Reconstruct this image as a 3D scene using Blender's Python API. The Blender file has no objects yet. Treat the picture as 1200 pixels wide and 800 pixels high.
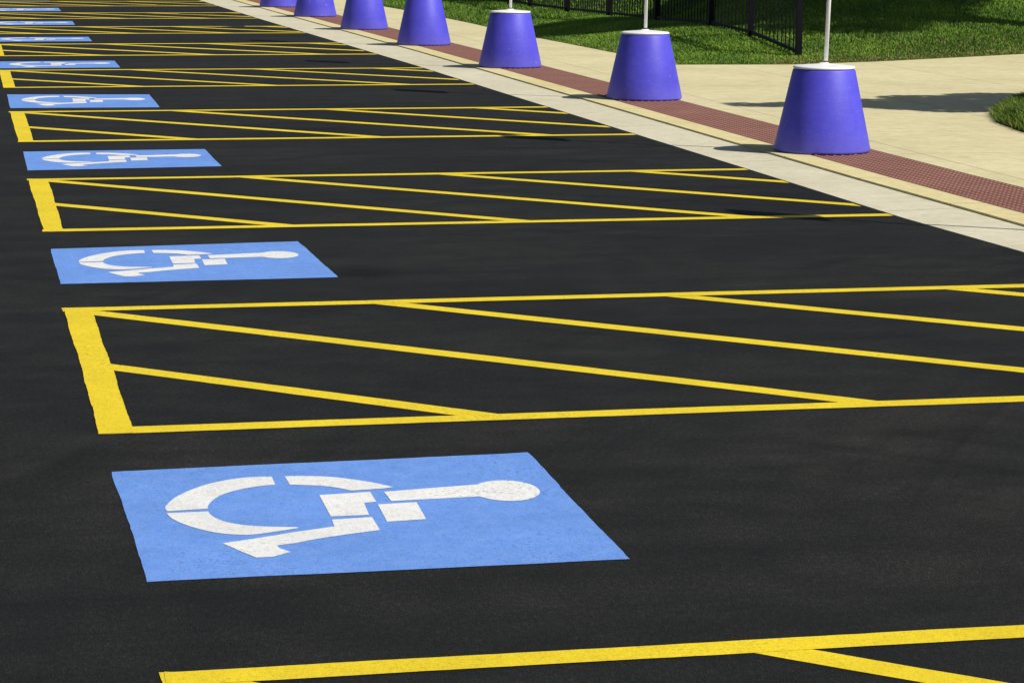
import bpy, bmesh, math, random
import numpy as np
from mathutils import Vector, Matrix
random.seed(7); rng = np.random.default_rng(7)
scene = bpy.context.scene
COL = scene.collection
R = math.radians

# ------------------------------------------------------------------ materials
def new_mat(name):
    m = bpy.data.materials.new(name); m.use_nodes = True
    nt = m.node_tree
    return m, nt, nt.nodes['Principled BSDF']
def N(nt, t, **kw):
    n = nt.nodes.new(t)
    for k, v in kw.items():
        if k.startswith('i_'):
            n.inputs[k[2:].replace('_', ' ')].default_value = v
        else: setattr(n, k, v)
    return n
def L(nt, a, b): nt.links.new(a, b)
def pos(nt): return N(nt, 'ShaderNodeNewGeometry').outputs['Position']
def noise(nt, vec, scale, detail=4, rough=.6, stretch=None):
    if stretch:
        mp = N(nt, 'ShaderNodeMapping'); mp.inputs['Scale'].default_value = stretch
        L(nt, vec, mp.inputs['Vector']); vec = mp.outputs['Vector']
    n = N(nt, 'ShaderNodeTexNoise'); n.inputs['Scale'].default_value = scale
    n.inputs['Detail'].default_value = detail; n.inputs['Roughness'].default_value = rough
    L(nt, vec, n.inputs['Vector']); return n.outputs['Fac']
def ramp(nt, fac, stops):
    r = N(nt, 'ShaderNodeValToRGB'); e = r.color_ramp.elements
    while len(e) < len(stops): e.new(.5)
    for s, (p, c) in zip(e, stops):
        s.position = p; s.color = (*c, 1) if len(c) == 3 else c
    L(nt, fac, r.inputs['Fac']); return r.outputs['Color']
def mix(nt, a, b, fac, mode='MIX'):
    m = N(nt, 'ShaderNodeMix', data_type='RGBA', blend_type=mode)
    for sock, v in ((m.inputs['Factor'], fac), (m.inputs['A'], a), (m.inputs['B'], b)):
        if isinstance(v, (int, float)): sock.default_value = v
        elif isinstance(v, tuple): sock.default_value = (*v, 1)
        else: L(nt, v, sock)
    return m.outputs['Result']
def math_(nt, op, a, b=0.0):
    m = N(nt, 'ShaderNodeMath', operation=op)
    for i, v in enumerate((a, b)):
        if isinstance(v, (int, float)): m.inputs[i].default_value = v
        else: L(nt, v, m.inputs[i])
    return m.outputs[0]
def bump(nt, bsdf, h, dist, strength=1.0):
    b = N(nt, 'ShaderNodeBump'); b.inputs['Distance'].default_value = dist
    b.inputs['Strength'].default_value = strength
    L(nt, h, b.inputs['Height']); L(nt, b.outputs['Normal'], bsdf.inputs['Normal'])
def g(v): return (v, v, v)

def mat_asphalt():
    m, nt, b = new_mat('asphalt'); p = pos(nt)
    fine = noise(nt, p, 210, 3, .7)
    med = noise(nt, p, 45, 4, .65)
    big = noise(nt, p, .55, 5, .6)
    streak = noise(nt, p, 1.3, 5, .65, (.35, 2.6, 1))
    c = ramp(nt, fine, [(.30, (.0030, .0030, .0028)), (.52, (.0108, .0106, .0096)), (.72, (.046, .0455, .041))])
    c = mix(nt, c, ramp(nt, big, [(.3, g(.62)), (.7, g(1.30))]), 1.0, 'MULTIPLY')
    c = mix(nt, c, ramp(nt, streak, [(.34, g(.74)), (.68, g(1.28))]), 1.0, 'MULTIPLY')
    c = mix(nt, c, ramp(nt, med, [(.25, g(.75)), (.75, g(1.25))]), 1.0, 'MULTIPLY')
    grit = noise(nt, p, 75, 2, .6, (1, .45, 1))
    c = mix(nt, c, ramp(nt, grit, [(.32, g(.68)), (.55, g(1.0)), (.72, g(1.55))]), 1.0, 'MULTIPLY')
    blot = noise(nt, p, 4.5, 5, .6)
    c = mix(nt, c, ramp(nt, blot, [(.34, g(.80)), (.66, g(1.18))]), 1.0, 'MULTIPLY')
    # faint turning tyre arcs
    for cx, cy, sc_ in ((-9.0, -12.0, 2.2), (16.0, -9.0, 3.1)):
        s1 = N(nt, 'ShaderNodeVectorMath', operation='SUBTRACT'); L(nt, p, s1.inputs[0]); s1.inputs[1].default_value = (cx, cy, 0)
        l1 = N(nt, 'ShaderNodeVectorMath', operation='LENGTH'); L(nt, s1.outputs[0], l1.inputs[0])
        cb = N(nt, 'ShaderNodeCombineXYZ'); L(nt, l1.outputs['Value'], cb.inputs[0])
        rn = noise(nt, cb.outputs[0], sc_, 4, .7)
        mk = ramp(nt, noise(nt, p, .45, 2, .5), [(.50, g(0)), (.62, g(.8))])
        c = mix(nt, c, mix(nt, c, ramp(nt, rn, [(.42, g(.62)), (.50, g(1)), (.66, g(1.25))]), 1.0, 'MULTIPLY'), mk)
    # dark drip stain beside the second blue square
    sub = N(nt, 'ShaderNodeVectorMath', operation='SUBTRACT'); L(nt, p, sub.inputs[0]); sub.inputs[1].default_value = (1.50, 3.70, 0)
    ln = N(nt, 'ShaderNodeVectorMath', operation='LENGTH'); L(nt, sub.outputs[0], ln.inputs[0])
    wob = math_(nt, 'ADD', ln.outputs['Value'], math_(nt, 'MULTIPLY', med, .25))
    st = ramp(nt, wob, [(.20, g(.30)), (.42, g(1.0))])
    c = mix(nt, c, st, 1.0, 'MULTIPLY')
    L(nt, c, b.inputs['Base Color'])
    L(nt, ramp(nt, big, [(.3, g(.72)), (.7, g(.9))]), b.inputs['Roughness'])
    b.inputs['Specular IOR Level'].default_value = .22
    h = math_(nt, 'ADD', fine, math_(nt, 'MULTIPLY', med, .8))
    bump(nt, b, h, .004, .8)
    return m

def mat_paint(name, col, dark, worn=.5, grit=.10):
    m, nt, b = new_mat(name); p = pos(nt)
    fine = noise(nt, p, 170, 3, .7); med = noise(nt, p, 14, 5, .65); big = noise(nt, p, 2.2, 4, .6)
    c = mix(nt, col, dark, ramp(nt, med, [(.40, g(0)), (.75, g(worn))]))
    c = mix(nt, c, ramp(nt, big, [(.3, g(.90)), (.7, g(1.06))]), 1.0, 'MULTIPLY')
    # pinholes where the dark aggregate shows through
    pin = ramp(nt, fine, [(.285, g(1)), (.335, g(0))])
    c = mix(nt, c, (.03, .03, .028), math_(nt, 'MULTIPLY', pin, .5))
    c = mix(nt, c, ramp(nt, fine, [(.3, g(1 - grit)), (.7, g(1 + grit))]), 1.0, 'MULTIPLY')
    mid = noise(nt, p, 70, 3, .65)
    c = mix(nt, c, ramp(nt, mid, [(.30, g(.78)), (.45, g(1.0)), (.75, g(1.05))]), 1.0, 'MULTIPLY')
    thin = math_(nt, 'MULTIPLY', ramp(nt, noise(nt, p, 1.1, 4, .6), [(.52, g(0)), (.68, g(1))]), ramp(nt, mid, [(.36, g(.55)), (.46, g(0))]))
    c = mix(nt, c, (.05, .05, .045), thin)
    # faint hairline scuffs
    sc = noise(nt, p, 3.0, 6, .8, (1.2, .35, 1))
    line = ramp(nt, sc, [(.485, g(1)), (.497, g(.80)), (.503, g(.80)), (.515, g(1))])
    c = mix(nt, c, line, .45, 'MULTIPLY')
    L(nt, c, b.inputs['Base Color']); b.inputs['Roughness'].default_value = .62
    b.inputs['Specular IOR Level'].default_value = .3
    bump(nt, b, fine, .003, .7)
    return m

def mat_concrete(name, c1, c2, c3, joints=None, bumpd=.002):
    m, nt, b = new_mat(name); p = pos(nt)
    big = noise(nt, p, .7, 5, .65); med = noise(nt, p, 9, 6, .7); fine = noise(nt, p, 150, 3, .7)
    c = ramp(nt, big, [(.3, c1), (.55, c2), (.75, c3)])
    c = mix(nt, c, ramp(nt, med, [(.3, g(.86)), (.7, g(1.08))]), 1.0, 'MULTIPLY')
    c = mix(nt, c, ramp(nt, fine, [(.3, g(.84)), (.7, g(1.12))]), 1.0, 'MULTIPLY')
    spot = ramp(nt, noise(nt, p, 3.1, 3, .5), [(.66, g(1)), (.76, g(.70))])
    c = mix(nt, c, spot, .7, 'MULTIPLY')
    if joints:
        sx = N(nt, 'ShaderNodeSeparateXYZ'); L(nt, p, sx.inputs[0])
        for ax, per, off, w in joints:
            v = math_(nt, 'ADD', sx.outputs[ax], off)
            f = math_(nt, 'PINGPONG', v, per / 2)
            k = ramp(nt, f, [(w * .5, g(.55)), (w, g(1))])
            c = mix(nt, c, k, 1.0, 'MULTIPLY')
    L(nt, c, b.inputs['Base Color']); b.inputs['Roughness'].default_value = .88
    b.inputs['Specular IOR Level'].default_value = .2
    bump(nt, b, math_(nt, 'ADD', fine, med), bumpd, .7)
    return m

def mat_plain(name, col, rough=.5, spec=.4, var=.12, scale=8, metal=0):
    m, nt, b = new_mat(name)
    tc = N(nt, 'ShaderNodeTexCoord').outputs['Object']
    n = noise(nt, tc, scale, 5, .6)
    c = mix(nt, col, ramp(nt, n, [(.3, g(1 - var)), (.7, g(1 + var))]), 1.0, 'MULTIPLY')
    L(nt, c, b.inputs['Base Color'])
    L(nt, ramp(nt, n, [(.3, g(max(rough - .08, 0))), (.7, g(min(rough + .08, 1)))]), b.inputs['Roughness'])
    b.inputs['Specular IOR Level'].default_value = spec; b.inputs['Metallic'].default_value = metal
    return m

def mat_tub():
    m, nt, b = new_mat('blue_plastic')
    oi = N(nt, 'ShaderNodeObjectInfo')
    tc = N(nt, 'ShaderNodeTexCoord').outputs['Object']
    add = N(nt, 'ShaderNodeVectorMath', operation='ADD'); L(nt, tc, add.inputs[0]); L(nt, oi.outputs['Location'], add.inputs[1])
    v = add.outputs[0]
    n = noise(nt, v, 3.2, 5, .6); f = noise(nt, v, 24, 4, .7)
    c = ramp(nt, n, [(.25, (.062, .052, .55)), (.55, (.078, .070, .64)), (.8, (.10, .092, .69))])
    # dusty, scuffed foot
    sx = N(nt, 'ShaderNodeSeparateXYZ'); L(nt, tc, sx.inputs[0])
    low = ramp(nt, math_(nt, 'ADD', sx.outputs[2], math_(nt, 'MULTIPLY', f, .10)), [(.06, g(.16)), (.22, g(0))])
    c = mix(nt, c, (.30, .29, .62), low)
    sp = ramp(nt, noise(nt, v, 11, 3, .5), [(.70, g(0)), (.76, g(.35))])
    c = mix(nt, c, (.35, .34, .8), sp)
    vs = noise(nt, v, 6, 5, .75, (1.0, 1.0, .25))
    c = mix(nt, c, ramp(nt, vs, [(.35, g(.92)), (.6, g(1.0)), (.75, g(1.05))]), 1.0, 'MULTIPLY')
    hl = noise(nt, v, 4.5, 6, .8, (.6, .6, 2.4))
    c = mix(nt, c, (.42, .42, .80), math_(nt, 'MULTIPLY', ramp(nt, hl, [(.492, g(0)), (.499, g(1)), (.506, g(0))]), .16))
    L(nt, c, b.inputs['Base Color']); b.inputs['Roughness'].default_value = .50
    b.inputs['Specular IOR Level'].default_value = .45
    bump(nt, b, f, .0015, .5)
    return m

def mat_grass(name='grass_blades'):
    m, nt, b = new_mat(name)
    a = N(nt, 'ShaderNodeAttribute', attribute_name='tint')
    L(nt, a.outputs['Color'], b.inputs['Base Color']); b.inputs['Roughness'].default_value = .6
    b.inputs['Specular IOR Level'].default_value = .25
    return m
def mat_soil(name, stops, scale=14):
    m, nt, b = new_mat(name); p = pos(nt)
    n = noise(nt, p, scale, 6, .75)
    L(nt, ramp(nt, n, stops), b.inputs['Base Color']); b.inputs['Roughness'].default_value = .95
    b.inputs['Specular IOR Level'].default_value = .1
    bump(nt, b, n, .02, .9); return m
def mat_leaf(name, c1, c2):
    m, nt, b = new_mat(name); p = pos(nt)
    n = noise(nt, p, 5, 4, .7)
    L(nt, ramp(nt, n, [(.3, c1), (.7, c2)]), b.inputs['Base Color']); b.inputs['Roughness'].default_value = .55
    return m

def mat_brick():
    m, nt, b = new_mat('red_tactile_paver'); p = pos(nt)
    n = noise(nt, p, 1.6, 5, .65); f = noise(nt, p, 120, 3, .7)
    c = ramp(nt, n, [(.3, (.15, .060, .044)), (.5, (.19, .078, .057)), (.72, (.235, .108, .082))])
    c = mix(nt, c, ramp(nt, f, [(.3, g(.8)), (.7, g(1.2))]), 1.0, 'MULTIPLY')
    sx = N(nt, 'ShaderNodeSeparateXYZ'); L(nt, p, sx.inputs[0])
    k = ramp(nt, math_(nt, 'PINGPONG', sx.outputs[1], .305), [(.004, g(.45)), (.010, g(1))])
    c = mix(nt, c, k, 1.0, 'MULTIPLY')
    L(nt, c, b.inputs['Base Color']); b.inputs['Roughness'].default_value = .8
    b.inputs['Specular IOR Level'].default_value = .25
    bump(nt, b, f, .001, .6); return m
def mat_dome():
    m, nt, b = new_mat('paver_dome'); p = pos(nt)
    n = noise(nt, p, 2.3, 5, .65)
    L(nt, ramp(nt, n, [(.3, (.22, .100, .076)), (.7, (.29, .145, .113))]), b.inputs['Base Color'])
    b.inputs['Roughness'].default_value = .8; return m

M = dict(
    asphalt=mat_asphalt(),
    yellow=mat_paint('yellow_line_paint', (.80, .610, .018), (.72, .51, .02), .6, .08),
    blue=mat_paint('blue_marking_paint', (.135, .290, .73), (.19, .35, .77), .8, .06),
    white=mat_paint('white_marking_paint', (.80, .80, .78), (.66, .67, .68), .6, .06),
    gutter=mat_concrete('gutter_concrete', (.56, .52, .38), (.63, .585, .43), (.69, .65, .50), [(1, 3.05, .35, .012)]),
    curb=mat_concrete('curb_concrete', (.60, .52, .26), (.68, .59, .31), (.73, .65, .37), [(1, 1.52, .2, .012)]),
    joint=mat_plain('dark_joint', (.025, .022, .018), .95, .05),
    walk=mat_concrete('walk_concrete', (.58, .52, .30), (.65, .58, .345), (.70, .635, .40), [(1, 1.83, .15, .008), (0, 1.83, .90, .008)], .0012),
    brick=mat_brick(), dome=mat_dome(), tub=mat_tub(),
    cap=mat_plain('white_plastic', (.82, .82, .82), .45, .4, .04),
    pole=mat_plain('white_pole_paint', (.92, .92, .92), .4, .4, .05),
    sign=mat_plain('sign_white', (.75, .75, .75), .4, .4, .05), signblue=mat_plain('sign_blue', (.03, .12, .5), .4, .4, .05),
    base=mat_plain('dark_rubber', (.05, .045, .20), .6, .3, .1),
    iron=mat_plain('black_fence_paint', (.003, .003, .006), .6, .12, .15),
    grass=mat_grass(),
    turf=mat_soil('turf_soil', [(.3, (.015, .032, .006)), (.55, (.035, .080, .010)), (.8, (.09, .11, .03))], 22),
    mulch=mat_soil('bark_mulch', [(.3, (.05, .028, .016)), (.55, (.14, .085, .05)), (.8, (.26, .17, .10))], 30),
    bark=mat_soil('bark', [(.3, (.05, .035, .025)), (.7, (.14, .10, .07))], 9),
    leaf=mat_leaf('leaf_green', (.030, .070, .012), (.085, .145, .030)),
    leafdark=mat_leaf('leaf_dark', (.010, .028, .007), (.035, .070, .016)),
    meadow=mat_soil('meadow', [(.3, (.03, .05, .015)), (.7, (.08, .11, .035))], .8),
)

# ------------------------------------------------------------------ object helpers
def mesh_obj(name, verts, faces, mat, parent=None, smooth=False):
    me = bpy.data.meshes.new(name)
    me.from_pydata([tuple(v) for v in verts], [], faces); me.update()
    o = bpy.data.objects.new(name, me); COL.objects.link(o)
    if mat: me.materials.append(mat)
    if parent: o.parent = parent
    if smooth: me.polygons.foreach_set('use_smooth', [True] * len(me.polygons))
    return o
def tag(o, label=None, cat=None, group=None, kind=None):
    for k, v in (('label', label), ('category', cat), ('group', group), ('kind', kind)):
        if v: o[k] = v
    return o
def empty(name, loc, rz=0):
    o = bpy.data.objects.new(name, None); COL.objects.link(o)
    o.location = loc; o.rotation_euler = (0, 0, rz); o.empty_display_size = .3; return o
class MB:
    def __init__(s): s.v = []; s.f = []
    def add(s, vs, fs):
        k = len(s.v); s.v += [tuple(v) for v in vs]; s.f += [tuple(i + k for i in f) for f in fs]
    def poly(s, pts, z): s.add([(x, y, z) for x, y in pts], [tuple(range(len(pts)))])
    def slab(s, pts, z0, z1):           # prism with top and sides
        n = len(pts)
        s.add([(x, y, z1) for x, y in pts] + [(x, y, z0) for x, y in pts],
              [tuple(range(n))] + [(i, i + n, (i + 1) % n + n, (i + 1) % n) for i in range(n)])
    def box(s, a, b):
        x0, y0, z0 = a; x1, y1, z1 = b
        s.add([(x0,y0,z0),(x1,y0,z0),(x1,y1,z0),(x0,y1,z0),(x0,y0,z1),(x1,y0,z1),(x1,y1,z1),(x0,y1,z1)],
              [(0,3,2,1),(4,5,6,7),(0,1,5,4),(1,2,6,5),(2,3,7,6),(3,0,4,7)])
    def bar(s, p, q, w, h):             # box beam from p to q, both sloping in y
        p, q = Vector(p), Vector(q); d = (q - p).normalized()
        side = d.cross(Vector((0, 0, 1)))
        if side.length < 1e-4: side = Vector((1, 0, 0))
        side.normalize(); up = side.cross(d)
        vs = []
        for c in (p, q):
            for a, b_ in ((-1,-1),(1,-1),(1,1),(-1,1)): vs.append(c + side * a * w / 2 + up * b_ * h / 2)
        s.add(vs, [(0,3,2,1),(4,5,6,7),(0,1,5,4),(1,2,6,5),(2,3,7,6),(3,0,4,7)])
    def tube(s, pts, rads, n=8, cap=True):
        rings = []
        for i, p in enumerate(pts):
            p = Vector(p); a = Vector(pts[max(i-1, 0)]); b_ = Vector(pts[min(i+1, len(pts)-1)])
            d = (b_ - a).normalized(); u = d.cross(Vector((.3, .95, .1))).normalized(); w = d.cross(u)
            rings.append([p + (u * math.cos(t) + w * math.sin(t)) * rads[i] for t in [2*math.pi*k/n for k in range(n)]])
        vs = [v for r in rings for v in r]; fs = []
        for i in range(len(pts) - 1):
            for k in range(n):
                fs.append((i*n+k, i*n+(k+1) % n, (i+1)*n+(k+1) % n, (i+1)*n+k))
        if cap: fs += [tuple(range(n))[::-1], tuple((len(pts)-1)*n + k for k in range(n))]
        s.add(vs, fs)
    def lathe(s, prof, n=64, cap_top=True, cap_bot=True):
        vs = []; fs = []
        for r, z in prof:
            for k in range(n): vs.append((r*math.cos(2*math.pi*k/n), r*math.sin(2*math.pi*k/n), z))
        for i in range(len(prof) - 1):
            for k in range(n): fs.append((i*n+k, i*n+(k+1) % n, (i+1)*n+(k+1) % n, (i+1)*n+k))
        if cap_bot: fs.append(tuple(range(n))[::-1])
        if cap_top: fs.append(tuple((len(prof)-1)*n + k for k in range(n)))
        s.add(vs, fs)
    def build(s, name, mat, parent=None, smooth=False): return mesh_obj(name, s.v, s.f, mat, parent, smooth)

def interp(pts, y):
    xs = [p[0] for p in pts]; ys = [p[1] for p in pts]
    return float(np.interp(y, xs, ys))
# edges of the strips beside the lot, as x over y
E0 = [(-40, 5.75), (3.9, 5.01), (5.4, 4.93), (8.4, 4.89), (15.5, 4.77), (20.4, 4.70), (33.5, 4.38), (42, 4.22), (120, 2.7)]
E1 = [(-40, 6.15), (4.8, 5.43), (7.4, 5.37), (10.4, 5.34), (14.3, 5.30), (23, 5.20), (38, 4.90), (120, 3.3)]
e0 = lambda y: interp(E0, y); e1 = lambda y: interp(E1, y)
e2 = lambda y: e1(y) + .225
e3 = lambda y: e1(y) + .835
YS = [-40, -20, -10, 0, 3.9, 5.4, 7.4, 8.4, 10.4, 12, 14.3, 15.5, 18, 20.4, 23, 26, 29.5, 33.5, 38, 42, 50, 60, 80, 120]
def strip(name, fa, fb, z, mat, drop=None, za=None):
    v = []; f = []
    for y in YS:
        v.append((fa(y), y, z if za is None else za)); v.append((fb(y), y, z))
    n = len(YS)
    for i in range(n - 1): f.append((2*i, 2*i+1, 2*i+3, 2*i+2))
    if drop is not None:                       # vertical faces down to z=drop on both sides
        k = len(v)
        for y in YS: v.append((fa(y), y, drop)); v.append((fb(y), y, drop))
        for i in range(n - 1):
            f.append((2*i, 2*i+2, k+2*i+2, k+2*i)); f.append((2*i+1, k+2*i+1, k+2*i+3, 2*i+3))
    return tag(mesh_obj(name, v, f, mat), kind='structure')

# ------------------------------------------------------------------ ground sheets
tag(mesh_obj('ground', [(-900,-900,-.03),(900,-900,-.03),(900,900,-.03),(-900,900,-.03)], [(0,1,2,3)], M['meadow']), kind='structure')
v = []; f = []
for y in YS: v += [(-60, y, 0), (e0(y), y, 0)]
for i in range(len(YS) - 1): f.append((2*i, 2*i+1, 2*i+3, 2*i+2))
tag(mesh_obj('parking_lot', v, f, M['asphalt']), kind='structure')
strip('gutter', e0, lambda y: e1(y) - .010, .017, M['gutter'], -.02, .007)
strip('expansion_joint', lambda y: e1(y) - .014, lambda y: e1(y) + .01, .010, M['joint'])
strip('curb', e1, lambda y: e2(y) - .004, .030, M['curb'], -.02)
strip('tactile_paving', e2, lambda y: e3(y) - .004, .028, M['brick'], -.02)
v = []; f = []
for y in YS: v += [(e3(y), y, .030), (45, y, .030), (e3(y), y, -.02)]
for i in range(len(YS) - 1):
    f.append((3*i, 3*i+1, 3*i+4, 3*i+3)); f.append((3*i, 3*i+3, 3*i+5, 3*i+2))
tag(mesh_obj('sidewalk', v, f, M['walk']), kind='structure')
# truncated domes of the tactile paving
dv = []; df = []
y = 1.0
while y < 46:
    nseg = 8 if y < 14 else 5
    for k in range(10):
        x = e2(y) + .034 + k * .0600
        b0 = len(dv)
        for r, z in ((.0150, .0281), (.0088, .0335)):
            for t in range(nseg):
                a = 2*math.pi*t/nseg; dv.append((x + r*math.cos(a), y + r*math.sin(a), z))
        for t in range(nseg): df.append((b0+t, b0+(t+1) % nseg, b0+nseg+(t+1) % nseg, b0+nseg+t))
        df.append(tuple(b0+nseg+t for t in range(nseg)))
    y += .061
tag(mesh_obj('tactile_domes', dv, df, M['dome']), kind='stuff', label='rows of small raised domes on the red tactile paving', cat='paving domes')

# ------------------------------------------------------------------ painted markings
def rough_quad(c, amp=.004, step=.06, zz=0):
    """outline of a quad (four corners) with a slowly wandering, slightly ragged painted edge"""
    out = []
    for i in range(len(c)):
        a = np.array(c[i], float); b = np.array(c[(i+1) % len(c)], float); d = b - a; ln = np.hypot(*d)
        n = max(int(ln / step), 1); nn = np.array([-d[1], d[0]]) / max(ln, 1e-6)
        ph = [random.uniform(0, 6.28) for _ in range(3)]; fr = [random.uniform(1.2, 2.2), random.uniform(4, 6), random.uniform(11, 16)]
        for k in range(n):
            t = ln * k / n; fade = min(1, t / .05, (ln - t) / .05)
            w = amp * (.55 * math.sin(fr[0]*t + ph[0]) + .35 * math.sin(fr[1]*t + ph[1]) + .18 * math.sin(fr[2]*t + ph[2])) + random.gauss(0, .0006)
            out.append(tuple(a + d * k / n + nn * w * fade))
    return out
def painted(name, corners, z, mat, parent, amp=.004, step=.06):
    pts = rough_quad(corners, amp, step)
    o = parent.location
    m = MB(); m.poly([(x - o.x, y - o.y) for x, y in pts], z - o.z)
    return m.build(name, mat, parent)
LW = .105
SQ = {1: [(.018,-1.992),(1.332,-1.990),(1.359,-.570),(.007,-.626)],
      2: [(.013,3.544),(1.335,3.559),(1.321,4.941),(.016,4.830)],
      3: [(.006,8.966),(1.331,9.075),(1.336,10.374),(.013,10.350)],
      4: [(.009,14.560),(1.322,14.504),(1.350,16.135),(.013,16.286)],
      5: [(.010,20.40),(1.341,20.424),(1.354,21.752),(.012,21.70)],
      6: [(.010,26.27),(1.330,26.30),(1.340,27.50),(.012,27.46)],
      7: [(.010,31.25),(1.330,31.29),(1.345,32.64),(.012,32.60)],
      8: [(.010,36.70),(1.335,36.74),(1.345,38.15),(.012,38.10)],
      9: [(.010,42.20),(1.335,42.20),(1.340,43.55),(.012,43.55)]}
GL = {
 'w1': [(.09,.607),(.095,.633),(.108,.673),(.125,.712),(.158,.766),(.203,.819),(.255,.856),(.297,.870),(.33,.872),(.359,.868),(.357,.783),(.334,.781),(.292,.765),(.253,.738),(.222,.703),(.199,.656),(.185,.61),(.182,.584),(.092,.578)],
 'w2': [(.089,.561),(.180,.558),(.182,.529),(.193,.487),(.215,.447),(.256,.413),(.306,.393),(.356,.380),(.352,.370),(.301,.350),(.247,.334),(.218,.341),(.183,.361),(.147,.402),(.113,.462),(.095,.515)],
 'w3': [(.389,.865),(.439,.857),(.495,.835),(.543,.797),(.585,.754),(.62,.706),(.596,.698),(.52,.691),(.489,.729),(.451,.755),(.39,.778)],
 'torso': [(.442,.663),(.56,.67),(.559,.575),(.53,.568),(.524,.458),(.439,.460)],
 'block': [(.558,.549),(.647,.553),(.641,.397),(.553,.390)],
 'head': [(.591,.665),(.70,.679),(.812,.692)] + [(.868 + .077*math.cos(R(t)), .622 + .100*math.sin(R(t))) for t in range(136, -152, -12)] + [(.796,.578),(.70,.576),(.593,.574)],
 'leg': [(.181,.274),(.254,.301),(.348,.341),(.434,.371),(.437,.431),(.527,.438),(.526,.322),(.452,.299),(.382,.273),(.33,.246),(.292,.235),(.293,.213),(.313,.177),(.273,.145),(.237,.145),(.209,.207)]}
def smooth_outline(pts, sub=4):
    """rounded interpolation of a stencil outline that keeps its sharp corners"""
    P = [np.array(p, float) for p in pts]; n = len(P); T = []
    for i in range(n):
        a, b_ = P[i] - P[i-1], P[(i+1) % n] - P[i]
        cs = a @ b_ / (np.hypot(*a) * np.hypot(*b_) + 1e-9)
        T.append((P[(i+1) % n] - P[i-1]) / 2 if cs > .72 else None)
    out = []
    for i in range(n):
        p, q = P[i], P[(i+1) % n]; ln = np.hypot(*(q - p))
        t0 = T[i]; t1 = T[(i+1) % n]
        t0 = (q - p) if t0 is None else t0 / np.hypot(*t0) * ln
        t1 = (q - p) if t1 is None else t1 / np.hypot(*t1) * ln
        for k in range(sub):
            t = k / sub
            out.append(tuple((2*t**3-3*t*t+1)*p + (t**3-2*t*t+t)*t0 + (-2*t**3+3*t*t)*q + (t**3-t*t)*t1))
    return out
def glyph(c, root):
    c = [np.array(p) for p in c]; m = MB()
    for nm, pts in GL.items():
        if nm[0] == 'w': pts = smooth_outline(pts)
        q = []
        for u, w in pts:
            p = c[0]*(1-u)*(1-w) + c[1]*u*(1-w) + c[2]*u*w + c[3]*(1-u)*w
            q.append((p[0] - root.location.x, p[1] - root.location.y))
        m.poly(q, .0026)
    return m.build('wheelchair_pictogram', M['white'], root)
SQL = {1: 'large blue square with crisp white wheelchair symbol painted nearest the camera',
 2: 'blue square with white wheelchair symbol between the two nearest complete yellow hatched aisles',
 3: 'third blue wheelchair square from the camera, painted beyond the second complete hatched aisle',
 4: 'fourth blue wheelchair square from the camera, its left edge just inside the picture',
 5: 'fifth blue wheelchair square from the camera, nearest one cut by the left picture edge',
 6: 'sixth blue wheelchair square from the camera, a thin strip cut by the left edge',
 7: 'seventh blue wheelchair square from the camera, third from the top of the picture',
 8: 'eighth blue wheelchair square from the camera, thin pale strip near the top left corner',
 9: 'farthest blue wheelchair square, a sliver at the very top left corner'}
for k, c in SQ.items():
    r = empty('accessible_parking_marking', (c[0][0], c[0][1], 0))
    tag(r, SQL[k], 'pavement marking', 'blue accessible parking squares on the asphalt')
    painted('blue_panel', c, .0014, M['blue'], r, .005 if k < 3 else .003, .04)
    glyph(c, r)

AIS = {0: (-5.55, -2.815), 1: (-.03, 2.79), 2: (5.56, 8.40), 3: (11.13, 14.165), 4: (17.19, 20.08), 5: (22.80, 25.65),
       6: (28.4, 30.7), 7: (33.5, 36.0), 8: (39.0, 41.6), 9: (44.4, 47.2)}
AL = {0: 'yellow hatched aisle cut off by the bottom edge of the picture',
 1: 'large yellow hatched access aisle directly beyond the nearest blue square',
 2: 'yellow hatched access aisle between the second and third blue squares',
 3: 'yellow hatched access aisle between the third and fourth blue squares',
 4: 'yellow hatched access aisle between the fourth and fifth blue squares',
 5: 'yellow hatched aisle whose thick end bar touches the left picture edge',
 6: 'distant yellow hatched aisle between the sixth and seventh blue squares',
 7: 'distant yellow hatched aisle between the seventh and eighth blue squares',
 8: 'distant yellow hatched aisle between the eighth and the farthest blue square',
 9: 'farthest yellow hatched aisle at the top of the asphalt'}
def clip_poly(pts, ax, lim, keep_less):
    """cut a polygon by an axis aligned line"""
    out = []
    ins = lambda p: (p[ax] <= lim) if keep_less else (p[ax] >= lim)
    for i in range(len(pts)):
        p, q = pts[i], pts[(i+1) % len(pts)]
        if ins(p): out.append(p)
        if ins(p) != ins(q):
            t = (lim - p[ax]) / (q[ax] - p[ax]); out.append(p + (q - p) * t)
    return out
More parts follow.
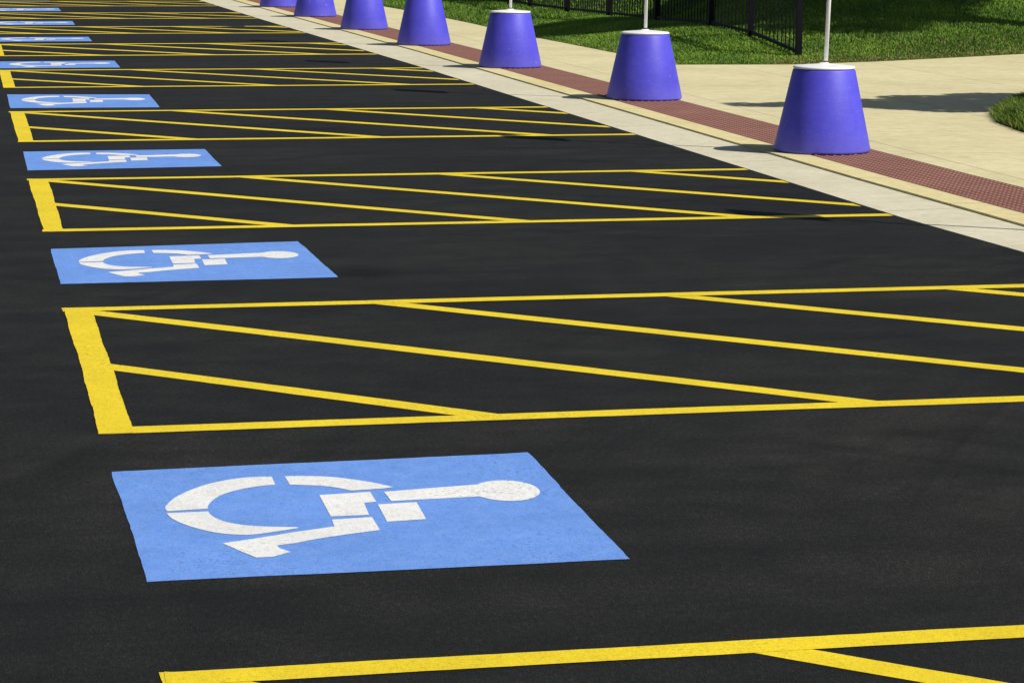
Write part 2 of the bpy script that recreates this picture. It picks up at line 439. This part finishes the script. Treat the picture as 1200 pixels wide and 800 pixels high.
for k, (ya, yb) in AIS.items():
    r = empty('access_aisle_marking', (0, ya, 0)); tag(r, AL[k], 'pavement marking', 'yellow hatched access aisles on the asphalt')
    xe = lambda y: e0(y) - .002
    LW = .106 if k < 3 else (.120 if k < 5 else .145)
    amp = .004 if k < 4 else .002
    tilt = {1: .0, 2: 0, 3: -.0}.get(k, 0)
    painted('end_bar', [(0, ya), (.113, ya), (.118, yb - LW*.3), (-.002, yb)], .0034, M['yellow'], r, .0055 if k < 3 else .003, .03)
    painted('border_line', [(-.003, ya), (xe(ya), ya + tilt), (xe(ya + LW), ya + LW), (0, ya + LW)], .0024, M['yellow'], r, amp, .05)
    painted('border_line', [(-.010, yb - LW), (xe(yb - LW), yb - LW), (xe(yb), yb), (-.014, yb)], .0024, M['yellow'], r, amp, .05)
    off0 = {0: -1.36}.get(k, 0)
    for j in range(-2, 5):
        xs = {0: .095, 1: .06, 2: .09}.get(k, .07 + .03 * math.sin(k * 5.1)) + {1: 1.37, 2: 1.34}.get(k, 1.36) * j
        if j == -1: xs += {1: -.045, 2: -.03, 3: -.10}.get(k, 0)
        p = np.array((xs, yb - .09)); q = np.array((xs + (yb - ya - .14) * {0: 1.03, 1: 1.022, 2: .985, 3: .945}.get(k, .96), ya + .05))
        d = (q - p) / np.hypot(*(q - p)); n = np.array([-d[1], d[0]]) * LW / 2
        p, q = p - d * .3, q + d * .3
        pl = [p - n, q - n, q + n, p + n]
        for ax, lim, less in ((0, .06, False), (0, xe((ya+yb)/2) - .0, True), (1, ya + .03, False), (1, yb - .03, True)):
            if pl: pl = clip_poly(pl, ax, lim, less)
        if len(pl) < 3 or max(v[0] for v in pl) - min(v[0] for v in pl) < .15: continue
        # the far ends follow the slanting edge of the gutter
        pl = [np.array((min(v[0], xe(v[1])), v[1])) for v in pl]
        painted('diagonal_stripe', pl, .0012 + .0004 * (j % 2), M['yellow'], r, amp * .7, .05)

# ------------------------------------------------------------------ sign bases
SUN_EL, TO_SUN = 45.0, Vector((.735, -.678))
def make_base():
    root = empty('sign_base', (0, 0, .030))
    m = MB(); m.lathe([(.338, .0), (.346, .003), (.353, .012), (.354, .022), (.229, .590), (.225, .598), (.216, .604), (.21, .606)])
    m.build('tub', M['tub'], root, True)
    m = MB(); m.lathe([(.210, .598), (.214, .606), (.223, .607), (.226, .610), (.226, .618), (.219, .623), (.19, .627), (.12, .633), (.07, .637), (.04, .640), (.030, .648)])
    m.build('cap', M['cap'], root, True)
    m = MB(); m.tube([(0, 0, .66), (.004, 0, 1.4), (.008, 0, 2.80)], [.0155, .0155, .0155], 14)
    m.build('pole', M['pole'], root, True)
    s = MB()
    # plate facing the parking lot with rounded corners
    w, h, rr = .155, .31, .03; pts = []
    for cx, cz, a0 in ((w-rr, h-rr, 0), (-w+rr, h-rr, 90), (-w+rr, -h+rr, 180), (w-rr, -h+rr, 270)):
        for t in range(5): a = R(a0 + t * 22.5); pts.append((cx + rr*math.cos(a), cz + rr*math.sin(a)))
    n = len(pts)
    s.add([(-.020, y, 2.45+z) for y, z in pts] + [(-.017, y, 2.45+z) for y, z in pts],
          [tuple(range(n)), tuple(range(2*n-1, n-1, -1))] + [(i, n+i, n+(i+1) % n, (i+1) % n) for i in range(n)])
    pl = s.build('sign_panel', M['sign'], root)
    s = MB(); s.add([(-.0215, y*.9, 2.45+z*.93) for y, z in pts], [tuple(range(n))])
    s.build('face', M['signblue'], pl)
    return root
def copy_tree(o, parent=None):
    c = o.copy(); COL.objects.link(c)
    if parent: c.parent = parent
    for ch in [x for x in bpy.data.objects if x.parent == o]: copy_tree(ch, c)
    return c
BASES = [(6.10, 4.02, 'blue tapered sign base just outside the right picture edge', 0, 0),
 (5.765, 9.30, 'nearest and largest blue tapered sign base with white cap, on the right', 1.1, 20),
 (5.850, 14.64, 'second blue tapered sign base from the right, white pole in front of the fence', .3, 75),
 (5.640, 19.66, 'third blue tapered sign base from the right, only a stub of pole in view', .2, 140),
 (5.535, 24.55, 'fourth blue tapered sign base from the right, white cap cut by the top edge', 0, 200),
 (5.450, 29.05, 'fifth blue tapered sign base from the right, its cap out of view', .5, 250),
 (5.350, 33.65, 'sixth blue tapered sign base from the right, second from the left end', -.4, 300),
 (5.275, 37.90, 'farthest visible blue tapered sign base, at the left end of the row', 0, 340),
 (5.13, 42.5, 'blue tapered sign base beyond the far end of the visible row', 0, 10)]
proto = make_base()
for i, (x, y, lb, lean, rz) in enumerate(BASES):
    o = proto if i == 0 else copy_tree(proto)
    o.location = (x, y, .030)
    tag(o, lb, 'sign base', 'blue sign bases along the curb')
    for ch in [c for c in bpy.data.objects if c.parent == o]:
        if ch.name.startswith(('tub', 'cap')): ch.rotation_euler = (0, 0, R(rz))
        else: ch.rotation_euler = (0, R(lean), 0)

# ------------------------------------------------------------------ lawns
def sm(t): t = np.clip(t, 0, 1); return t * t * (3 - 2 * t)
WP = [(19.9, 7.62), (22.4, 7.56), (25, 7.48), (27.4, 7.40), (30.7, 7.42), (34.8, 7.36), (38, 7.2), (48, 6.9), (70, 6.4)]
SP = [(7.4, 19.90), (9.0, 19.78), (10.3, 20.30), (12.8, 21.75), (13.8, 21.4), (15, 20.2), (30, 19.4)]
FP = [(19.8, .0), (20.94, .0), (21.6, .05), (22.7, .15), (24.5, .21), (27.2, .16), (30, .10), (33, .06), (36, .05), (60, .05)]
wx = lambda y: np.interp(y, [p[0] for p in WP], [p[1] for p in WP])
sy = lambda x: np.interp(x, [p[0] for p in SP], [p[1] for p in SP])
def zlawn(x, y):
    x = np.asarray(x, float); y = np.asarray(y, float)
    F = np.interp(y, [p[0] for p in FP], [p[1] for p in FP])
    dS = np.maximum(y - sy(x), 0); dW = np.maximum(x - wx(y), 0)
    edge = np.minimum(dS, dW)
    lip = .030 + .016 * sm(edge / .10)
    west = F * sm((x - wx(y)) / 1.9)
    berm = np.minimum(.155 * dS + .02, .85 + .25*sm((dS-5)/6)) * 1.0
    t = sm((x - 9.45) / 2.0)
    return lip + west * (1 - t) + berm * t * sm(dS / .8) + .012 * np.sin(x*2.3 + y) * np.sin(y*1.7) * sm(edge/.5)
def grid_lawn(name, xs, ys, zf, inside, mat):
    nx, ny = len(xs), len(ys)
    X, Y = np.meshgrid(xs, ys); return X, Y
# lawn surface: rows from the west edge eastward, sheared to follow the edges
us = np.concatenate([np.linspace(0, .3, 5), np.linspace(.4, 7, 40), np.linspace(8, 32, 12)])
ws = np.concatenate([np.linspace(0, .3, 5), np.linspace(.4, 24, 100), np.linspace(26, 70, 16)])
V = []; 
for w in ws:
    for u in us:
        y0 = 19.9 + w; x = wx(y0) + u; y = sy(x) + w
        V.append((x, y))
V = np.array(V); Z = zlawn(V[:, 0], V[:, 1])
nu = len(us); fs = [(j*nu+i, j*nu+i+1, (j+1)*nu+i+1, (j+1)*nu+i) for j in range(len(ws)-1) for i in range(nu-1)]
lv = [(a, b, c) for (a, b), c in zip(V, Z)]
# skirt down along the path
k = len(lv)
for i in range(nu): lv.append((V[i, 0], V[i, 1], .0))
fs += [(i+1, i, k+i, k+i+1) for i in range(nu-1)]
tag(mesh_obj('lawn', lv, fs, M['turf'], smooth=True), kind='structure')

# lawn corner at the right edge
CP = [(7.80, 2.0), (7.85, 9.0), (7.93, 10.7), (8.10, 11.6), (8.40, 12.45), (8.86, 13.2), (9.45, 13.75), (10.3, 14.1), (11.5, 14.35), (20, 15.2)]
def z_corner(d): return .030 + .085 * sm(d / .16)
cl = []
def dist_poly(P, x, y):
    best = np.full(np.shape(x), 1e9)
    for (x0, y0), (x1, y1) in zip(P[:-1], P[1:]):
        dx, dy = x1-x0, y1-y0; t = np.clip(((x-x0)*dx + (y-y0)*dy) / (dx*dx+dy*dy), 0, 1)
        best = np.minimum(best, np.hypot(x-x0-t*dx, y-y0-t*dy))
    return best
CPa = np.array(CP); tt = np.linspace(0, len(CP)-1, 80)
CX = np.interp(tt, range(len(CP)), CPa[:, 0]); CY = np.interp(tt, range(len(CP)), CPa[:, 1])
cen = np.array((22.0, 2.0)); cv = []; cf = []
lev = [0, .004, .010, .02, .05, .2, 1.0]
for l_ in lev:
    for x, y in zip(CX, CY):
        px, py = x + (cen[0]-x)*l_, y + (cen[1]-y)*l_
        d = float(dist_poly(CP, np.array(px), np.array(py)))
        cv.append((px, py, float(z_corner(d))))
n = len(CX)
for a in range(len(lev)-1):
    for i in range(n-1): cf.append((a*n+i, (a+1)*n+i, (a+1)*n+i+1, a*n+i+1))
k = len(cv)
for x, y in zip(CX, CY): cv.append((x, y, 0))
cf += [(i, i+1, k+i+1, k+i) for i in range(n-1)]
tag(mesh_obj('lawn_corner', cv, cf, M['turf']), kind='structure')

def blades(name, x, y, z, h, wd, dry, label, lean=.55, tone=1.0):
    n = len(x); a = rng.uniform(0, 2*np.pi, n); la = rng.uniform(0, 2*np.pi, n); ln = h * rng.uniform(.1, lean*2, n)
    dx, dy = np.cos(a)*wd/2, np.sin(a)*wd/2
    tx, ty = x + np.cos(la)*ln, y + np.sin(la)*ln
    mx, my = x + np.cos(la)*ln*.35, y + np.sin(la)*ln*.35
    co = np.empty((n, 5, 3))
    co[:, 0] = np.stack([x-dx, y-dy, z-.01], 1); co[:, 1] = np.stack([x+dx, y+dy, z-.01], 1)
    co[:, 2] = np.stack([mx+dx*.8, my+dy*.8, z+h*.62], 1); co[:, 3] = np.stack([mx-dx*.8, my-dy*.8, z+h*.62], 1)
    co[:, 4] = np.stack([tx, ty, z+h], 1)
    me = bpy.data.meshes.new(name); me.vertices.add(n*5); me.vertices.foreach_set('co', co.ravel())
    base = (np.arange(n)*5)[:, None]
    q = base + np.array([0, 1, 2, 3]); t = base + np.array([3, 2, 4])
    loops = np.concatenate([q, t], 1).ravel()
    me.loops.add(n*7); me.loops.foreach_set('vertex_index', loops)
    me.polygons.add(n*2)
    st = (np.arange(n)*7)[:, None] + np.array([0, 4]); me.polygons.foreach_set('loop_start', st.ravel())
    me.update(calc_edges=True)
    patch = .5 + .5*np.sin(x*3.1+1.3*np.sin(y*2.2))*np.sin(y*2.7+1.1*np.sin(x*1.9))
    br = rng.uniform(.5, 1.5, n) * (.72 + .5*patch)
    c = np.array([.140, .300, .028])[None] * tone * br[:, None]
    c[:, 0] += .045*patch*br; c[:, 1] += .02*patch*br
    dr = (rng.uniform(0, 1, n) < dry)[:, None]
    dc = np.array([.36, .29, .10])[None] * rng.uniform(.5, 1.3, n)[:, None]
    c = np.where(dr, dc, c)
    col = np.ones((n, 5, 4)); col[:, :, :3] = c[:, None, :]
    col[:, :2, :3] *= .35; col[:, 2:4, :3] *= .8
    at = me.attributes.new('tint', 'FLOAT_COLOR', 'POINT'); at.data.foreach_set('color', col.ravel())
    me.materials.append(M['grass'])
    o = bpy.data.objects.new(name, me); COL.objects.link(o)
    return tag(o, label, 'grass', kind='stuff')
# sample the main lawn
def sample(nn, x0, x1, y0, y1):
    x = rng.uniform(x0, x1, nn); y = rng.uniform(y0, y1, nn)
    ok = (x > wx(y) + .0) & (y > sy(x) + .0) & ~((x > 10.6) & (y > MULY(x)))
    return x[ok], y[ok]
MULY = lambda x: 24.9 + .12*(x - 12.0) + .12*np.sin(x*2.0) + np.where(x < 11.6, (11.6 - x) * 4.0, 0)
parts = [sample(130000, 7.2, 9.6, 19.7, 30), sample(32000, 7.0, 9.6, 30, 46), sample(170000, 9.6, 14.6, 19.7, 27.5), sample(55000, 9.6, 13, 27, 46), sample(26000, 14.6, 30, 22, 50)]
x = np.concatenate([p[0] for p in parts]); y = np.concatenate([p[1] for p in parts])
edge = np.minimum(y - sy(x), x - wx(y))
h = (.016 + .024*rng.uniform(0, 1, len(x))) * (.8 + .4*sm(edge/.4)); h *= .55 + .45*sm((y - sy(x))/1.3)
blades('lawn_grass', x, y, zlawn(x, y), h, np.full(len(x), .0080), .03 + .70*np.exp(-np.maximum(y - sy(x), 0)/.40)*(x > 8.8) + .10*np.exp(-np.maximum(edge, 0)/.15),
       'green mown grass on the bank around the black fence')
# corner lawn
x = np.concatenate([rng.uniform(7.8, 10.4, 80000), rng.uniform(7.8, 16.0, 70000)]); y = np.concatenate([rng.uniform(8.8, 14.25, 80000), rng.uniform(0, 14.6, 70000)])
xl = np.interp(y, CPa[:, 1], CPa[:, 0]); ok = x > xl; x, y = x[ok], y[ok]
d = dist_poly(CP, x, y)
h = .030 + .050*rng.uniform(0, 1, len(x))
blades('corner_grass', x, y, z_corner(d), h, np.full(len(x), .0065), .03 + .10*np.exp(-d/.05), 'small rounded lawn corner cut by the right picture edge', .8, .62)

# mulch bed up on the bank
mv = []; mf = []; mxs = np.linspace(10.7, 30, 50); mws = np.linspace(0, 9, 16)
for w in mws:
    for x_ in mxs:
        yy = MULY(x_) + w; mv.append((x_, float(yy), float(zlawn(x_, yy)) + .02 * (1 if w > .01 else -.6)))
nm = len(mxs)
for j in range(len(mws)-1):
    for i in range(nm-1): mf.append((j*nm+i, j*nm+i+1, (j+1)*nm+i+1, (j+1)*nm+i))
tag(mesh_obj('mulch_bed', mv, mf, M['mulch'], smooth=True), kind='structure')

# ------------------------------------------------------------------ black fence
FX = 9.42
posts = [20.80, 22.72, 24.50, 27.22, 29.98, 32.80, 35.62, 38.45, 41.3, 44.1]
fr = empty('metal_fence', (FX, posts[0], float(zlawn(FX, posts[0]))))
tag(fr, 'black metal picket fence running up the grass bank', 'fence')
def fz(y): return float(zlawn(FX, y))
oz = fr.location
for i, y in enumerate(posts):
    m = MB(); w = .034
    m.box((-w, y-w-oz.y, fz(y)-.15-oz.z), (w, y+w-oz.y, fz(y)+1.36-oz.z))
    m.add([(-w-.006, y-w-.006-oz.y, fz(y)+1.36-oz.z), (w+.006, y-w-.006-oz.y, fz(y)+1.36-oz.z), (w+.006, y+w+.006-oz.y, fz(y)+1.36-oz.z), (-w-.006, y+w+.006-oz.y, fz(y)+1.36-oz.z), (0, y-oz.y, fz(y)+1.41-oz.z)],
          [(0,1,4),(1,2,4),(2,3,4),(3,0,4),(3,2,1,0)])
    m.build('post', M['iron'], fr)
    if i < len(posts)-1:
        y2 = posts[i+1]; a, b = y + w, y2 - w
        z0, z1 = fz(y) - oz.z, fz(y2) - oz.z
        for hz in (.07, 1.08, 1.22):
            m = MB(); m.bar((0, a-oz.y, z0+hz), (0, b-oz.y, z1+hz), .034, .036); m.build('rail', M['iron'], fr)
        m = MB(); n = int(round((b-a)/.150))
        for k in range(1, n):
            t = k/n; yy = a + (b-a)*t; zz = z0 + (z1-z0)*t
            m.bar((0, yy-oz.y, zz+.03), (0, yy-oz.y, zz+1.30), 0.012, .012)
        m.build('picket_panel', M['iron'], fr)

# ------------------------------------------------------------------ trees and shrubs
def leaves(n, blobs, size, mat, name, parent):
    cs = []
    vol = np.array([b[1]*b[2]*b[3] for b in blobs]); pr = vol/vol.sum()
    idx = rng.choice(len(blobs), n, p=pr)
    d = rng.normal(size=(n, 3)); d /= np.linalg.norm(d, axis=1)[:, None]
    rad = rng.uniform(.35, 1.08, n)**.6
    c = np.array([b[0] for b in blobs])[idx]; s = np.array([b[1:4] for b in blobs])[idx]
    p = c + d*s*rad[:, None]
    a = rng.normal(size=(n, 3)); a /= np.linalg.norm(a, axis=1)[:, None]
    b = np.cross(a, rng.normal(size=(n, 3))); b /= np.linalg.norm(b, axis=1)[:, None]
    sz = size*rng.uniform(.6, 1.4, n)[:, None]
    co = np.stack([p - a*sz, p - b*sz*.45, p + a*sz, p + b*sz*.45], 1).reshape(-1, 3)
    me = bpy.data.meshes.new(name); me.vertices.add(n*4); me.vertices.foreach_set('co', co.ravel())
    me.loops.add(n*4); me.loops.foreach_set('vertex_index', np.arange(n*4)); me.polygons.add(n)
    me.polygons.foreach_set('loop_start', np.arange(n)*4); me.update(calc_edges=True)
    me.materials.append(mat); o = bpy.data.objects.new(name, me); COL.objects.link(o); o.parent = parent; return o
def tree(x, y, z, H, cr, label, nl=14000, seed=1, flat=.75, mat='leaf'):
    rnd = random.Random(seed); r = empty('tree', (x, y, z)); tag(r, label, 'tree', None)
    m = MB(); th = H*.45
    m.tube([(0,0,-.1), (.03*H*.1, 0, th*.5), (0, .02*H, th), (.02*H, 0, H*.8)], [H*.028, H*.02, H*.016, H*.005], 10)
    blobs = []
    for k in range(11):
        a = k*2.4 + rnd.uniform(-.3, .3); rr = cr*rnd.uniform(.35, .8); zz = H*rnd.uniform(.55, .92)
        tip = (rr*math.cos(a), rr*math.sin(a), zz)
        m.tube([(0, 0, th*rnd.uniform(.7, 1.1)), (tip[0]*.5, tip[1]*.5, zz*.82), tip], [H*.01, H*.007, H*.002], 6)
        s = cr*rnd.uniform(.35, .55); blobs.append((tip, s, s, s*flat))
    blobs.append(((0, 0, H*.8), cr*.5, cr*.5, cr*.5*flat))
    m.build('trunk', M['bark'], r, True)
    leaves(nl, blobs, .075, M[mat], 'crown', r)
    return r
tree(15.3, 21.3, float(zlawn(15.3, 21.3)), 9.6, 2.6, 'tall leafy shade tree on the bank right of the fence', 60000, 3, .5)
tree(16.5, 34.0, float(zlawn(16.5, 34)), 8.5, 2.8, 'leafy shade tree standing behind the bank beyond the fence', 20000, 5)
r = empty('tree', (10.95, 11.75, .10)); tag(r, 'small flat topped ornamental tree on the lawn corner at the right', 'tree')
m = MB(); m.tube([(0, 0, -.1), (.03, .02, 1.2), (-.05, 0, 2.2), (-.1, 0, 3.0)], [.06, .045, .035, .012], 10)
bl = []
for k in range(30):
    u = k / 29
    tx = -2.15 + 3.75*u; ty = -.20*u + (.12 + .95*min(1, u*1.5))*(((k*.618) % 1)*2 - 1); tz = 2.95 + .10*math.sin(k*1.7)
    m.tube([(-.03, 0, 2.0), (tx*.5, ty*.5, 2.65), (tx, ty, tz)], [.025, .016, .005], 6)
    sr = .13 + .29*min(1, u*1.4); bl.append(((tx, ty, tz), sr*1.25, sr, .16))
m.build('trunk', M['bark'], r, True); leaves(34000, bl, .045, M['leaf'], 'crown', r)
def shrub(x, y, z, r_, label, seed):
    rnd = random.Random(seed); r = empty('shrub', (x, y, z)); tag(r, label, 'shrub', 'shrubs behind the far end of the fence')
    m = MB(); blobs = []
    for k in range(6):
        a = k*1.05; t = (r_*.5*math.cos(a), r_*.5*math.sin(a), r_*rnd.uniform(.5, .8))
        m.tube([(0, 0, -.05), t], [.02, .006], 5); blobs.append((t, r_*.55, r_*.55, r_*.45))
    m.build('stem', M['bark'], r); leaves(2600, blobs, .05, M['leafdark'], 'foliage', r)
for i, (x_, y_, s_, lb) in enumerate([(10.6, 38.6, .8, 'rounded dark shrub behind the fence, nearest of the far row'), (11.6, 40.4, .9, 'rounded dark shrub behind the fence, second of the far row'), (10.2, 41.8, .9, 'rounded dark shrub behind the fence, third of the far row'), (8.6, 42.6, .75, 'rounded dark shrub at the far edge of the lawn beside the walk')]):
    shrub(x_, y_, float(zlawn(x_, y_)), s_, lb, i)

# ------------------------------------------------------------------ camera, light, world
cam = bpy.data.cameras.new('camera'); co = bpy.data.objects.new('camera', cam); COL.objects.link(co)
cam.sensor_width = 36; cam.lens = 89.824; cam.clip_end = 3000; cam.clip_start = .05
mx = Matrix(((.977578, .028087, -.208694, -.42854), (-.210460, .163233, -.963878, -8.57588), (.006993, .986188, .165485, 1.745), (0, 0, 0, 1)))
co.matrix_world = mx; scene.camera = co
sun = bpy.data.lights.new('sun', 'SUN'); so = bpy.data.objects.new('sun', sun); COL.objects.link(so)
sun.energy = 5.0; sun.angle = R(.53); sun.color = (1, .955, .87)
ts = TO_SUN.normalized(); d = Vector((ts.x*math.cos(R(SUN_EL)), ts.y*math.cos(R(SUN_EL)), math.sin(R(SUN_EL))))
so.rotation_euler = d.to_track_quat('Z', 'Y').to_euler(); so.location = (10, -10, 20)
w = bpy.data.worlds.new('World'); scene.world = w; w.use_nodes = True
nt = w.node_tree; bg = nt.nodes['Background']
sk = nt.nodes.new('ShaderNodeTexSky'); sk.sky_type = 'NISHITA'; sk.sun_disc = False
sk.sun_elevation = R(SUN_EL); sk.sun_rotation = math.atan2(ts.x, ts.y)
nt.links.new(sk.outputs[0], bg.inputs['Color']); bg.inputs['Strength'].default_value = .058
scene.view_settings.view_transform = 'Standard'; scene.view_settings.look = 'None'; scene.view_settings.exposure = 0
